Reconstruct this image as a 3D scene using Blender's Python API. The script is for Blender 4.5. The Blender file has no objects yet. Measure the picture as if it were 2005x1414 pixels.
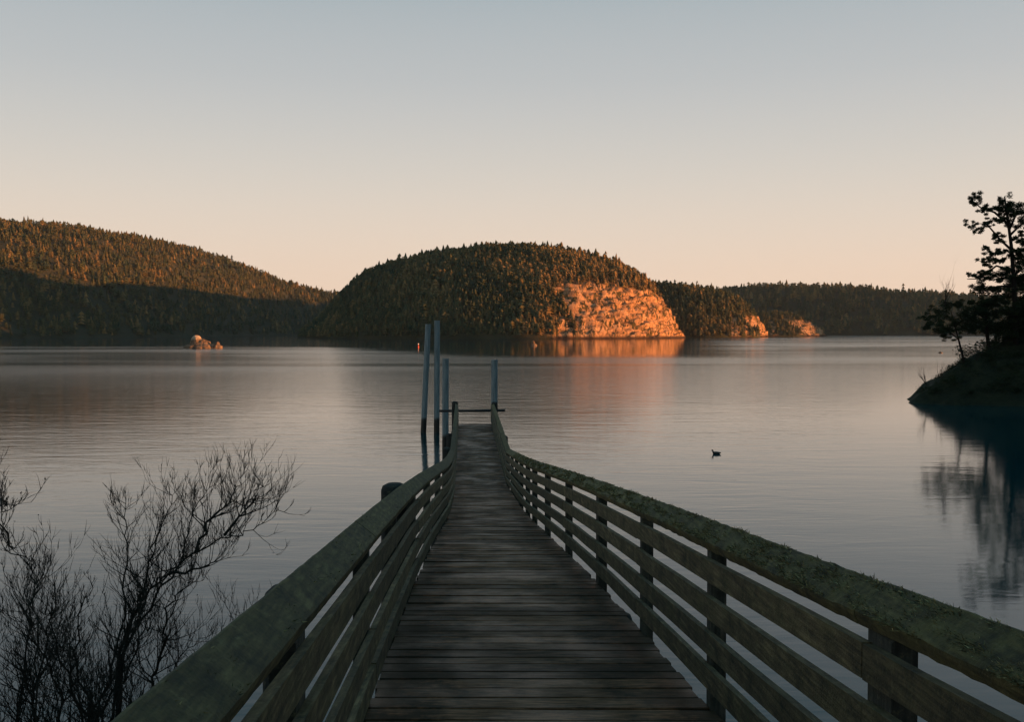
import bpy, math, random
import numpy as np
from mathutils import Vector, noise as mn

R = math.radians
random.seed(7)
rng = np.random.default_rng(11)
S = bpy.context.scene
COL = S.collection

# ------------------------------------------------------------------ camera
F, CX, CY, HZ = 1967.0, 1002.5, 707.0, 650.0
EYE = 6.4
TH = math.atan((CY - HZ) / F)
cam = bpy.data.cameras.new('camera')
cam.sensor_width = 36.0
cam.lens = 36.0 * F / 2005.0
cam.clip_start = 0.05
cam.clip_end = 30000
cam.dof.use_dof = False
co = bpy.data.objects.new('camera', cam)
COL.objects.link(co)
co.location = (0, 0, EYE)
co.rotation_euler = (R(90) - TH, 0, 0)
S.camera = co

# ------------------------------------------------------------------ light
SUN_EL, SUN_A = R(2.0), R(9)          # sun low on the right, a little behind the camera
SDIR = Vector((math.cos(SUN_A) * math.cos(SUN_EL), -math.sin(SUN_A) * math.cos(SUN_EL), math.sin(SUN_EL)))
sl = bpy.data.lights.new('sun', 'SUN')
sl.energy = 5.0
sl.angle = R(0.5)
sl.color = (1.0, 0.40, 0.125)
so = bpy.data.objects.new('sun', sl)
COL.objects.link(so)
so.rotation_euler = SDIR.to_track_quat('Z', 'Y').to_euler()
so.location = (300, -140, 120)

W = bpy.data.worlds.new('World')
S.world = W
W.use_nodes = True
nt = W.node_tree
for n in list(nt.nodes):
    nt.nodes.remove(n)
out = nt.nodes.new('ShaderNodeOutputWorld')
bg = nt.nodes.new('ShaderNodeBackground')
bg.inputs['Strength'].default_value = 0.1
sky = nt.nodes.new('ShaderNodeTexSky')
sky.sky_type = 'NISHITA'
sky.sun_disc = False
sky.sun_elevation = SUN_EL
sky.sun_rotation = R(90) + SUN_A
sky.altitude = 10
sky.air_density = 1.0
sky.dust_density = 1.5
sky.ozone_density = 1.5
# evening air: the sky's colour shifts from peach at the horizon to slate blue overhead
tc = nt.nodes.new('ShaderNodeTexCoord')
sep = nt.nodes.new('ShaderNodeSeparateXYZ')
nt.links.new(tc.outputs['Generated'], sep.inputs[0])
cr = nt.nodes.new('ShaderNodeValToRGB')
cr.color_ramp.interpolation = 'B_SPLINE'
K = 10 / 2 ** 1.0
SKY_STOPS = [(0.0, (.93, .665, .485)), (0.05, (.90, .695, .54)), (0.12, (.77, .68, .585)), (0.18, (.64, .62, .58)),
             (0.24, (.53, .55, .56)), (0.33, (.41, .47, .50)), (0.45, (.10, .29, .38)), (1.0, (.03, .135, .21))]
SKY_STOPS = [(p, tuple(q * K for q in c)) for p, c in SKY_STOPS]
el = cr.color_ramp.elements
while len(el) < len(SKY_STOPS):
    el.new(0.5)
for e, (p, c) in zip(el, SKY_STOPS):
    e.position = p
    e.color = (c[0] / 9, c[1] / 9, c[2] / 9, 1)
nt.links.new(sep.outputs['Z'], cr.inputs[0])
sc8 = nt.nodes.new('ShaderNodeVectorMath')
sc8.operation = 'SCALE'
sc8.inputs['Scale'].default_value = 9.0
nt.links.new(cr.outputs[0], sc8.inputs[0])
mx = nt.nodes.new('ShaderNodeMixRGB')
mx.blend_type = 'MIX'
mx.inputs[0].default_value = 0.96
nt.links.new(sky.outputs[0], mx.inputs[1])
nt.links.new(sc8.outputs[0], mx.inputs[2])
nt.links.new(mx.outputs[0], bg.inputs['Color'])
nt.links.new(bg.outputs[0], out.inputs['Surface'])

S.view_settings.view_transform = 'Standard'
S.view_settings.look = 'None'
S.view_settings.exposure = 1.0
S.view_settings.gamma = 1.0
S.cycles.max_bounces = 5
S.cycles.diffuse_bounces = 2
S.cycles.glossy_bounces = 3


# ------------------------------------------------------------------ helpers
def P(px, py, Y):
    """a sight line of the survey, cut at depth Y: world point"""
    u, v = (px - CX) / F, (CY - py) / F
    d = (u, math.cos(TH) + v * math.sin(TH), -math.sin(TH) + v * math.cos(TH))
    k = Y / d[1]
    return Vector((d[0] * k, Y, EYE + d[2] * k))


def proj(x, y, z):
    dz = z - EYE
    fy = y * math.cos(TH) - dz * math.sin(TH)
    uy = y * math.sin(TH) + dz * math.cos(TH)
    return CX + F * x / fy, CY - F * uy / fy


def tag(o, label=None, cat=None, group=None, kind=None):
    if label: o['label'] = label
    if cat: o['category'] = cat
    if group: o['group'] = group
    if kind: o['kind'] = kind
    return o


def empty(name, loc):
    o = bpy.data.objects.new(name, None)
    o.empty_display_size = 0.3
    COL.objects.link(o)
    o.location = loc
    return o


class MB:
    def __init__(s):
        s.v, s.f, s.c = [], [], []

    def add(s, vs, fs, c=None):
        b = len(s.v)
        s.v += [tuple(p) for p in vs]
        s.f += [tuple(b + i for i in f) for f in fs]
        s.c += [random.random() if c is None else c] * len(vs)

    def box(s, a, b, c=None):
        (x0, y0, z0), (x1, y1, z1) = a, b
        s.add([(x0, y0, z0), (x1, y0, z0), (x1, y1, z0), (x0, y1, z0), (x0, y0, z1), (x1, y0, z1), (x1, y1, z1), (x0, y1, z1)],
              [(0, 3, 2, 1), (4, 5, 6, 7), (0, 1, 5, 4), (1, 2, 6, 5), (2, 3, 7, 6), (3, 0, 4, 7)], c)

    def sweep(s, rings, c=None, cap=True):
        n = len(rings[0])
        vs = [p for r in rings for p in r]
        fs = []
        for i in range(len(rings) - 1):
            for j in range(n):
                k = (j + 1) % n
                fs.append((i * n + j, i * n + k, (i + 1) * n + k, (i + 1) * n + j))
        if cap:
            fs.append(tuple(range(n))[::-1])
            fs.append(tuple((len(rings) - 1) * n + j for j in range(n)))
        s.add(vs, fs, c)

    def tube(s, pts, rad, n=6, c=None, cap=True):
        pts = [Vector(p) for p in pts]
        rings = []
        up = Vector((0.3, 0.2, 1)).normalized()
        for i, p in enumerate(pts):
            a = pts[max(0, i - 1)]
            b = pts[min(len(pts) - 1, i + 1)]
            t = (b - a).normalized() if (b - a).length > 1e-9 else Vector((0, 0, 1))
            x = t.cross(up)
            if x.length < 0.05:
                x = t.cross(Vector((1, 0, 0)))
            x.normalize()
            y = t.cross(x)
            r = rad[i] if hasattr(rad, '__len__') else rad
            rings.append([p + x * (r * math.cos(2 * math.pi * k / n)) + y * (r * math.sin(2 * math.pi * k / n)) for k in range(n)])
        s.sweep(rings, c, cap)

    def build(s, name, mat, parent=None, smooth=False, o=None):
        m = bpy.data.meshes.new(name)
        off = Vector((0, 0, 0))
        if parent is not None:
            off = Vector(parent.location)
            q = parent.parent
            while q is not None:
                off += Vector(q.location)
                q = q.parent
        if o is not None:
            off += Vector(o)
        va = np.array(s.v, dtype=np.float64) - np.array(off)
        m.from_pydata(va.tolist(), [], s.f)
        at = m.attributes.new('rnd', 'FLOAT', 'POINT')
        at.data.foreach_set('value', np.array(s.c, dtype=np.float32))
        m.materials.append(mat)
        if smooth:
            m.polygons.foreach_set('use_smooth', [True] * len(m.polygons))
        m.update()
        ob = bpy.data.objects.new(name, m)
        COL.objects.link(ob)
        if parent is not None:
            ob.parent = parent
        if o is not None:
            ob.location = o
        return ob


def mesh_np(name, verts, faces, mat, smooth=False, attrs=None, loc=None, parent=None):
    """big triangle/quad meshes from numpy arrays"""
    m = bpy.data.meshes.new(name)
    k = faces.shape[1]
    v = verts.astype(np.float32)
    if loc is not None:
        v = v - np.array(loc, dtype=np.float32)
    m.vertices.add(len(v))
    m.vertices.foreach_set('co', v.ravel())
    m.loops.add(faces.size)
    m.loops.foreach_set('vertex_index', faces.ravel().astype(np.int32))
    m.polygons.add(len(faces))
    m.polygons.foreach_set('loop_start', np.arange(0, faces.size, k, dtype=np.int32))
    m.polygons.foreach_set('loop_total', np.full(len(faces), k, dtype=np.int32))
    if smooth:
        m.polygons.foreach_set('use_smooth', np.ones(len(faces), dtype=bool))
    for an, av in (attrs or {}).items():
        at = m.attributes.new(an, 'FLOAT', 'POINT')
        at.data.foreach_set('value', av.astype(np.float32))
    m.materials.append(mat)
    m.update(calc_edges=True)
    m.validate()
    ob = bpy.data.objects.new(name, m)
    COL.objects.link(ob)
    if parent is not None:
        ob.parent = parent
    if loc is not None and parent is None:
        ob.location = loc
    return ob


# ------------------------------------------------------------------ materials
def mat(name, base=(0.1, 0.1, 0.1), rough=0.8, spec=0.5):
    m = bpy.data.materials.new(name)
    m.use_nodes = True
    b = m.node_tree.nodes['Principled BSDF']
    b.inputs['Base Color'].default_value = (*base, 1)
    b.inputs['Roughness'].default_value = rough
    b.inputs['Specular IOR Level'].default_value = spec
    return m, m.node_tree, b


def N(t, typ, **kw):
    n = t.nodes.new(typ)
    for k, v in kw.items():
        if k in n.inputs:
            n.inputs[k].default_value = v
        else:
            setattr(n, k, v)
    return n


def coords(t, scale=(1, 1, 1), attr=None, geo=False):
    """object coordinates, stretched; attr shifts each piece to its own part of the pattern"""
    tc = N(t, 'ShaderNodeTexCoord')
    src = tc.outputs['Object']
    if attr:
        a = N(t, 'ShaderNodeAttribute', attribute_name=attr)
        ad = N(t, 'ShaderNodeVectorMath', operation='ADD')
        ml = N(t, 'ShaderNodeMath', operation='MULTIPLY')
        ml.inputs[1].default_value = 37.0
        t.links.new(a.outputs['Fac'], ml.inputs[0])
        cb = N(t, 'ShaderNodeCombineXYZ')
        for i in range(3):
            t.links.new(ml.outputs[0], cb.inputs[i])
        t.links.new(src, ad.inputs[0])
        t.links.new(cb.outputs[0], ad.inputs[1])
        src = ad.outputs[0]
    mp = N(t, 'ShaderNodeMapping')
    mp.inputs['Scale'].default_value = scale
    t.links.new(src, mp.inputs[0])
    return mp.outputs[0]


def noisef(t, vec, scale, detail=6, rough=0.6, dist=0.0):
    n = N(t, 'ShaderNodeTexNoise')
    n.inputs['Scale'].default_value = scale
    n.inputs['Detail'].default_value = detail
    n.inputs['Roughness'].default_value = rough
    n.inputs['Distortion'].default_value = dist
    t.links.new(vec, n.inputs['Vector'])
    return n.outputs['Fac']


def ramp(t, fac, stops):
    r = N(t, 'ShaderNodeValToRGB')
    e = r.color_ramp.elements
    while len(e) < len(stops):
        e.new(0.5)
    for q, (p, c) in zip(e, stops):
        q.position = p
        q.color = (*c, 1) if len(c) == 3 else c
    t.links.new(fac, r.inputs[0])
    return r.outputs[0]


def mixc(t, fac, a, b, mode='MIX'):
    m = N(t, 'ShaderNodeMixRGB', blend_type=mode)
    for i, x in ((0, fac), (1, a), (2, b)):
        if isinstance(x, (int, float)):
            m.inputs[i].default_value = x
        elif isinstance(x, tuple):
            m.inputs[i].default_value = (*x, 1)
        else:
            t.links.new(x, m.inputs[i])
    return m.outputs[0]


def bump(t, b, h, strength=0.5, dist=0.01):
    n = N(t, 'ShaderNodeBump')
    n.inputs['Strength'].default_value = strength
    n.inputs['Distance'].default_value = dist
    t.links.new(h, n.inputs['Height'])
    t.links.new(n.outputs[0], b.inputs['Normal'])
    return n


def attrf(t, name):
    return N(t, 'ShaderNodeAttribute', attribute_name=name).outputs['Fac']


G = lambda v: (v, v, v)
M = {}

# deck planks: dark, damp, worn
m, t, b = mat('deck_wood')
v = coords(t, (1.7, 26, 26), 'rnd')
g1 = noisef(t, v, 3.0, 9, 0.65, 0.4)
v2 = coords(t, (1, 1, 1))
wet = noisef(t, v2, 1.5, 6, 0.6)
c = ramp(t, g1, [(0.32, (0.010, 0.006, 0.003)), (0.5, (0.062, 0.030, 0.015)), (0.68, (0.185, 0.096, 0.055))])
pl = ramp(t, attrf(t, 'rnd'), [(0.0, (0.8, 0.75, 0.7)), (0.25, (1.8, 1.62, 1.48)), (0.6, (2.4, 2.1, 1.9)), (1.0, (3.6, 3.1, 2.7))])
c = mixc(t, 1.0, c, pl, 'MULTIPLY')
g_ = N(t, 'ShaderNodeNewGeometry')
s_ = N(t, 'ShaderNodeSeparateXYZ')
t.links.new(g_.outputs['Position'], s_.inputs[0])
def mm(op, a, b2, c2=None):
    n = N(t, 'ShaderNodeMath', operation=op)
    for i_, x_ in enumerate((a, b2, c2)):
        if x_ is None: continue
        if isinstance(x_, (int, float)): n.inputs[i_].default_value = x_
        else: t.links.new(x_, n.inputs[i_])
    return n.outputs[0]
lat = mm('ABSOLUTE', mm('SUBTRACT', mm('MULTIPLY_ADD', s_.outputs['Y'], 0.0458, s_.outputs['X']), 0.437), 0)
edge_dk = mm('MULTIPLY_ADD', mm('POWER', lat, 2.5), 0.27, noisef(t, v2, 3.1, 8, 0.7))
moss = ramp(t, edge_dk, [(0.52, G(0)), (0.68, G(0.85))])  # dark tone in noisy patches, stronger towards both sides of the deck
kn = N(t, 'ShaderNodeTexVoronoi')
kn.inputs['Scale'].default_value = 2.3
t.links.new(coords(t, (0.7, 1.6, 1), 'rnd'), kn.inputs['Vector'])
knot = ramp(t, kn.outputs['Distance'], [(0.03, G(0.25)), (0.09, G(1))])
c = mixc(t, 1.0, c, knot, 'MULTIPLY')
c = mixc(t, moss, c, (0.018, 0.014, 0.006))
t.links.new(c, b.inputs['Base Color'])
rr = ramp(t, wet, [(0.35, G(0.36)), (0.6, G(0.75))])
t.links.new(rr, b.inputs['Roughness'])
b.inputs['Specular IOR Level'].default_value = 0.16
bump(t, b, g1, 0.8, 0.006)
M['deck'] = m


def wood(name, scale, dark, mid, light, mossc, mossa=0.6, rough=0.85, mosslo=0.45, lich=0.45):
    m, t, b = mat(name, rough=rough)
    v = coords(t, scale, 'rnd')
    g = noisef(t, v, 3.0, 8, 0.62, 0.3)
    c = ramp(t, g, [(0.3, dark), (0.52, mid), (0.75, light)])
    pl = ramp(t, attrf(t, 'rnd'), [(0.0, G(1.2)), (1.0, G(2.2))])
    c = mixc(t, 1.0, c, pl, 'MULTIPLY')
    v2 = coords(t, (1, 1, 1))
    ms = ramp(t, noisef(t, v2, 4.5, 9, 0.72), [(mosslo, G(0)), (mosslo + 0.2, G(mossa))])
    fine = noisef(t, v2, 60, 4, 0.7)
    mc = mixc(t, fine, tuple(x * 0.35 for x in mossc), tuple(min(1, x * 1.8) for x in mossc))
    c = mixc(t, ms, c, mc)
    t.links.new(c, b.inputs['Base Color'])
    li = ramp(t, noisef(t, coords(t, (1, 1, 1), 'rnd'), 22, 6, 0.75), [(0.56, G(0)), (0.68, G(lich))])
    c = mixc(t, li, c, (0.23, 0.19, 0.09))
    dk_ = ramp(t, noisef(t, v2, 7, 6, 0.7), [(0.3, G(0.35)), (0.55, G(1.15))])
    c = mixc(t, 1.0, c, dk_, 'MULTIPLY')
    t.links.new(c, b.inputs['Base Color'])
    h = mixc(t, 0.5, g, fine)
    bump(t, b, h, 1.0, 0.012)
    return m


M['cap'] = wood('mossy_rail_wood', (14, 1.2, 14), (0.02, 0.015, 0.005), (0.065, 0.05, 0.017), (0.15, 0.115, 0.04), (0.10, 0.08, 0.022), 0.9, 0.9, 0.45)
M['cap_plain'] = wood('weathered_rail_wood', (14, 1.0, 14), (0.016, 0.011, 0.004), (0.05, 0.037, 0.013), (0.11, 0.084, 0.032), (0.045, 0.04, 0.010), 0.7, 0.85, 0.5)
M['board'] = wood('board_wood', (18, 0.9, 18), (0.020, 0.014, 0.006), (0.068, 0.047, 0.021), (0.15, 0.107, 0.05), (0.055, 0.048, 0.014), 0.7, 0.85, 0.47)
M['post'] = wood('post_wood', (14, 14, 1.0), (0.012, 0.011, 0.008), (0.03, 0.027, 0.02), (0.06, 0.054, 0.04), (0.02, 0.025, 0.01), 0.6, 0.9, 0.5)
M['pile'] = wood('creosote_pile', (10, 10, 1.2), (0.006, 0.006, 0.005), (0.013, 0.012, 0.01), (0.028, 0.025, 0.02), (0.012, 0.014, 0.008), 0.5, 0.85, 0.55)

# moss blades
m, t, b = mat('moss_blades', rough=0.9)
c = ramp(t, attrf(t, 'rnd'), [(0, (0.03, 0.025, 0.010)), (0.5, (0.16, 0.118, 0.042)), (1, (0.52, 0.41, 0.19))])
t.links.new(c, b.inputs['Base Color'])
M['moss'] = m

# galvanised pipe pile with a weed-blackened foot (tide mark at about 1.0 m above the water)
m, t, b = mat('galvanised_pile', rough=0.55)
geo = N(t, 'ShaderNodeNewGeometry')
sp = N(t, 'ShaderNodeSeparateXYZ')
t.links.new(geo.outputs['Position'], sp.inputs[0])
nz = noisef(t, coords(t, (3, 3, 1)), 2.0, 6)
ad = N(t, 'ShaderNodeMath', operation='MULTIPLY_ADD')
t.links.new(nz, ad.inputs[0]); ad.inputs[1].default_value = 0.35
t.links.new(sp.outputs['Z'], ad.inputs[2])
tide = ramp(t, ad.outputs[0], [(0.0, G(0)), (1, G(1))])
mr = N(t, 'ShaderNodeMapRange')
mr.inputs['From Min'].default_value = 1.0
mr.inputs['From Max'].default_value = 1.2
t.links.new(ad.outputs[0], mr.inputs[0])
st = ramp(t, noisef(t, coords(t, (7, 7, 0.5)), 2.0, 8, 0.7), [(0.3, (0.075, 0.10, 0.11)), (0.5, (0.17, 0.22, 0.235)), (0.72, (0.27, 0.32, 0.33))])
c = mixc(t, mr.outputs[0], (0.012, 0.012, 0.009), st)
t.links.new(c, b.inputs['Base Color'])
bump(t, b, nz, 0.3, 0.01)
M['galv'] = m

m, t, b = mat('dark_iron', (0.012, 0.012, 0.012), 0.6)
M['iron'] = m


# forest
def foliage(name, a, bb, c2):
    m, t, b = mat(name, rough=0.95, spec=0.15)
    c = ramp(t, attrf(t, 'rnd'), [(0.0, a), (0.55, bb), (1.0, c2)])
    n2 = ramp(t, noisef(t, coords(t), 0.35, 4), [(0.3, G(0.6)), (0.7, G(1.35))])
    c = mixc(t, 1.0, c, n2, 'MULTIPLY')
    t.links.new(c, b.inputs['Base Color'])
    return m


M['forest'] = foliage('hill_forest', (0.034, 0.055, 0.032), (0.095, 0.09, 0.04), (0.27, 0.17, 0.068))
M['needles'] = foliage('dark_needles', (0.012, 0.02, 0.009), (0.022, 0.032, 0.014), (0.04, 0.05, 0.022))
M['bark'] = mat('dark_bark', (0.018, 0.014, 0.011), 0.95, 0.2)[0]
M['twig'] = mat('bare_twigs', (0.030, 0.026, 0.020), 0.9, 0.2)[0]

# hill ground + rock, rock shows where the 'rock' attribute says the face is bare, and in part where sun glow is painted
m, t, b = mat('hill_ground', rough=0.95, spec=0.2)
v = coords(t)
r1 = noisef(t, v, 0.035, 10, 0.68, 0.4)
r2 = noisef(t, coords(t, (1, 1, 0.45)), 0.16, 10, 0.72, 0.8)
r3 = noisef(t, coords(t, (1, 1, 0.8)), 0.32, 8, 0.75, 0.5)
mp_ = N(t, 'ShaderNodeMapping')
mp_.inputs['Rotation'].default_value = (0, 0.7, 0)
mp_.inputs['Scale'].default_value = (0.35, 1, 2.2)
t.links.new(v, mp_.inputs[0])
r4 = noisef(t, mp_.outputs[0], 0.11, 8, 0.7, 0.6)
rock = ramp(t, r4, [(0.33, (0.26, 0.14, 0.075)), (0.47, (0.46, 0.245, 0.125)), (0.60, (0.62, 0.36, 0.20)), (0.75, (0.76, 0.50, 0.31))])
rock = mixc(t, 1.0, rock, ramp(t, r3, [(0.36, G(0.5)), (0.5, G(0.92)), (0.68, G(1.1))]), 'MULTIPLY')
veg2 = ramp(t, r2, [(0.50, G(0)), (0.55, G(1))])
rockc = mixc(t, veg2, rock, (0.07, 0.055, 0.022))
gz_ = N(t, 'ShaderNodeNewGeometry')
sz_ = N(t, 'ShaderNodeSeparateXYZ')
t.links.new(gz_.outputs['Position'], sz_.inputs[0])
tm = N(t, 'ShaderNodeMapRange')
t.links.new(sz_.outputs['Z'], tm.inputs[0])
tm.inputs['From Min'].default_value = 1.0
tm.inputs['From Max'].default_value = 3.5
rockc = mixc(t, tm.outputs[0], (0.05, 0.03, 0.02), rockc)
grd = ramp(t, r1, [(0.3, (0.025, 0.03, 0.016)), (0.7, (0.06, 0.055, 0.03))])
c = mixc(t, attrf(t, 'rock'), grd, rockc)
t.links.new(c, b.inputs['Base Color'])
bump(t, b, r3, 0.6, 1.4)
M['hill'] = m

m, t, b = mat('bank_ground', rough=0.95, spec=0.2)
r1 = noisef(t, coords(t), 0.9, 9, 0.7)
c = ramp(t, r1, [(0.3, (0.012, 0.014, 0.008)), (0.6, (0.03, 0.033, 0.016)), (0.8, (0.055, 0.05, 0.032))])
t.links.new(c, b.inputs['Base Color'])
bump(t, b, r1, 1.0, 0.4)
M['bank'] = m

m, t, b = mat('islet_rock', rough=0.9, spec=0.2)
r1 = noisef(t, coords(t), 0.5, 9, 0.7)
tc_ = N(t, 'ShaderNodeTexCoord')
sp_ = N(t, 'ShaderNodeSeparateXYZ')
t.links.new(tc_.outputs['Object'], sp_.inputs[0])
c = ramp(t, r1, [(0.38, (0.07, 0.045, 0.03)), (0.62, (0.33, 0.22, 0.14))])
mr = N(t, 'ShaderNodeMapRange')
mr.inputs['From Min'].default_value = 3.3
mr.inputs['From Max'].default_value = 4.4
t.links.new(sp_.outputs['Z'], mr.inputs[0])
c = mixc(t, mr.outputs[0], c, (0.55, 0.40, 0.27))
t.links.new(c, b.inputs['Base Color'])
bump(t, b, r1, 1.0, 0.8)
M['islet'] = m

# ------------------------------------------------------------------ water
m, t, b = mat('water', (0.001, 0.040, 0.047), 0.05)
b.inputs['IOR'].default_value = 1.333
geo = N(t, 'ShaderNodeNewGeometry')
sp = N(t, 'ShaderNodeSeparateXYZ')
t.links.new(geo.outputs['Position'], sp.inputs[0])


def wv(scale, sx, sy, detail, rough=0.55, dist=0.3, rot=0.0):
    mp = N(t, 'ShaderNodeMapping')
    mp.inputs['Scale'].default_value = (sx, sy, 1)
    mp.inputs['Rotation'].default_value = (0, 0, rot)
    t.links.new(geo.outputs['Position'], mp.inputs[0])
    return noisef(t, mp.outputs[0], scale, detail, rough, dist)


def mth(op, a, b_, c_=None):
    n = N(t, 'ShaderNodeMath', operation=op)
    for i, x in enumerate((a, b_, c_)):
        if x is None: continue
        if isinstance(x, (int, float)): n.inputs[i].default_value = x
        else: t.links.new(x, n.inputs[i])
    return n.outputs[0]


def mrange(x, a, b_, c_=0.0, d=1.0):
    n = N(t, 'ShaderNodeMapRange', interpolation_type='SMOOTHSTEP')
    t.links.new(x, n.inputs[0])
    for i, q in enumerate((a, b_, c_, d)):
        n.inputs[i + 1].default_value = q
    return n.outputs[0]


w1 = wv(0.55, 0.35, 1.0, 3, 0.5, 0.6, 0.06)      # long low undulation
w2 = wv(2.2, 0.28, 1.0, 4, 0.55, 0.5, -0.05)     # ripples
w3 = wv(9.0, 0.45, 1.0, 3, 0.6, 0.2, 0.1)
patch = wv(0.012, 0.35, 1.0, 3, 0.5, 0.5)        # cat's-paw patches
# lee water lies calmer: far bay under the hills, and beside the headland
edge = mth('MULTIPLY_ADD', mrange(sp.outputs['X'], -90, 10), -170.0, 400.0)   # 400 m left, 230 m centre/right
edge = mth('MULTIPLY_ADD', wv(0.02, 1, 1, 3), 60.0, edge)
dy = mth('SUBTRACT', sp.outputs['Y'], edge)
open_w = mrange(mth('SUBTRACT', sp.outputs['X'], mth('MULTIPLY', sp.outputs['Y'], 0.18)), -15, 30)                       # open to the wind at the right
far_calm = mth('MAXIMUM', mrange(dy, -40, 45, 1.0, 0.07), open_w)
pm = mrange(patch, 0.36, 0.64, 0.55, 1.3)
hx = mth('SUBTRACT', sp.outputs['X'], mth('MULTIPLY', sp.outputs['Y'], 0.36))
lee = mrange(hx, -6, 6, 1.0, 0.28)
amp = mth('MULTIPLY', mth('MULTIPLY', far_calm, pm), lee)
h = mth('ADD', mth('ADD', mth('MULTIPLY', w1, 0.026), mth('MULTIPLY', w2, 0.011)), mth('MULTIPLY', w3, 0.0018))
h = mth('MULTIPLY', h, amp)
# ripples too fine to model one by one, farther out over the open bay
fine_r = mth('MULTIPLY', mrange(sp.outputs['Y'], 45, 190, 0.01, 0.09), mth('MULTIPLY', far_calm, pm))
t.links.new(mth('ADD', fine_r, 0.055), b.inputs['Roughness'])
bn = N(t, 'ShaderNodeBump')
bn.inputs['Strength'].default_value = 1.0
bn.inputs['Distance'].default_value = 1.0
t.links.new(h, bn.inputs['Height'])
t.links.new(bn.outputs[0], b.inputs['Normal'])
M['water'] = m
wm = MB()
wm.add([(-9000, -4000, 0), (9000, -4000, 0), (9000, 12000, 0), (-9000, 12000, 0)], [(0, 1, 2, 3)])
tag(wm.build('water', M['water']), kind='structure')
sb = MB()
sb.add([(-9000, -4000, -8), (9000, -4000, -8), (9000, 12000, -8), (-9000, 12000, -8)], [(0, 1, 2, 3)])
tag(sb.build('ground', M['bank']), kind='structure')


# ------------------------------------------------------------------ terrain
def fbm(x, y, z=0.0, o=5, s=1.0):
    return mn.fractal(Vector((x * s, y * s, z)), 0.9, 2.1, o)


def loft(ridge, shore, back, n_s, n_f, n_b, prof=0.62, amp=3.0, seed=0.0, nscale=0.02, bpw=1.0):
    """hill surface from three plan curves: front shoreline, ridge (with height), back shoreline.
    returns grid (n_s+1, n_v+1, 3) and the function that gave it"""
    rd, sh, bk = (np.array(q, dtype=float) for q in (ridge, shore, back))
    ts = np.linspace(0, 1, n_s + 1)

    def lin(a, tt):
        x = np.linspace(0, 1, len(a))
        return np.stack([np.interp(tt, x, a[:, k]) for k in range(a.shape[1])], -1)

    def pt(tt, vv):
        tt = np.asarray(tt); vv = np.asarray(vv)
        r, s_, b_ = lin(rd, tt), lin(sh, tt), lin(bk, tt)
        f = np.clip(vv, 0, 1)[..., None]
        g = np.clip(vv - 1, 0, 1)[..., None]
        xy = np.where(vv[..., None] <= 1, s_[..., :2] * (1 - f) + r[..., :2] * f, r[..., :2] * (1 - g) + b_[..., :2] * g)
        k = np.where(vv <= 1, np.sin(np.clip(vv, 0, 1) * math.pi / 2) ** (2 * prof), np.cos(np.clip(vv - 1, 0, 1) * math.pi / 2) ** bpw)
        z = r[..., 2] * k
        flat = np.stack([xy[..., 0].ravel(), xy[..., 1].ravel()], -1)
        nz = np.array([fbm(a, c_, seed, 5, nscale) for a, c_ in flat]).reshape(z.shape)
        z = z + nz * amp * np.clip(z / 12.0, 0, 1)
        z = np.where((vv <= 0) | (vv >= 2), -2.0, z)
        return np.stack([xy[..., 0], xy[..., 1], z], -1)

    vs = np.concatenate([np.linspace(0, 1, n_f + 1), 1 + np.linspace(0, 1, n_b + 1)[1:]])
    Tm, Vm = np.meshgrid(ts, vs, indexing='ij')
    return pt(Tm, Vm), pt


def grid_faces(a, b_):
    i, j = np.meshgrid(np.arange(a - 1), np.arange(b_ - 1), indexing='ij')
    q = i * b_ + j
    return np.stack([q, q + b_, q + b_ + 1, q + 1], -1).reshape(-1, 4)


def inpoly(px, py, poly):
    ins = np.zeros(px.shape, bool)
    n = len(poly)
    for i in range(n):
        x0, y0 = poly[i]; x1, y1 = poly[(i + 1) % n]
        c_ = ((y0 > py) != (y1 > py))
        with np.errstate(divide='ignore', invalid='ignore'):
            xx = (x1 - x0) * (py - y0) / (y1 - y0 + 1e-12) + x0
        ins ^= c_ & (px < xx)
    return ins


def projn(p):
    dz = p[..., 2] - EYE
    fy = p[..., 1] * math.cos(TH) - dz * math.sin(TH)
    uy = p[..., 1] * math.sin(TH) + dz * math.cos(TH)
    return CX + F * p[..., 0] / fy, CY - F * uy / fy


def rockmask(p, polys, jit=10.0):
    if not polys:
        return np.zeros(p.shape[:-1])
    x, y = projn(p)
    fl = p.reshape(-1, 3)
    j1 = np.array([fbm(a, b_, c_, 4, 0.04) for a, b_, c_ in fl * 1.0]).reshape(x.shape)
    j2 = np.array([fbm(a + 500, b_, c_ + 9, 4, 0.04) for a, b_, c_ in fl * 1.0]).reshape(x.shape)
    m_ = np.zeros(x.shape, bool)
    for q in polys:
        m_ |= inpoly(x + j1 * jit, y + j2 * jit * 0.7, q)
    return m_.astype(float)


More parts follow.
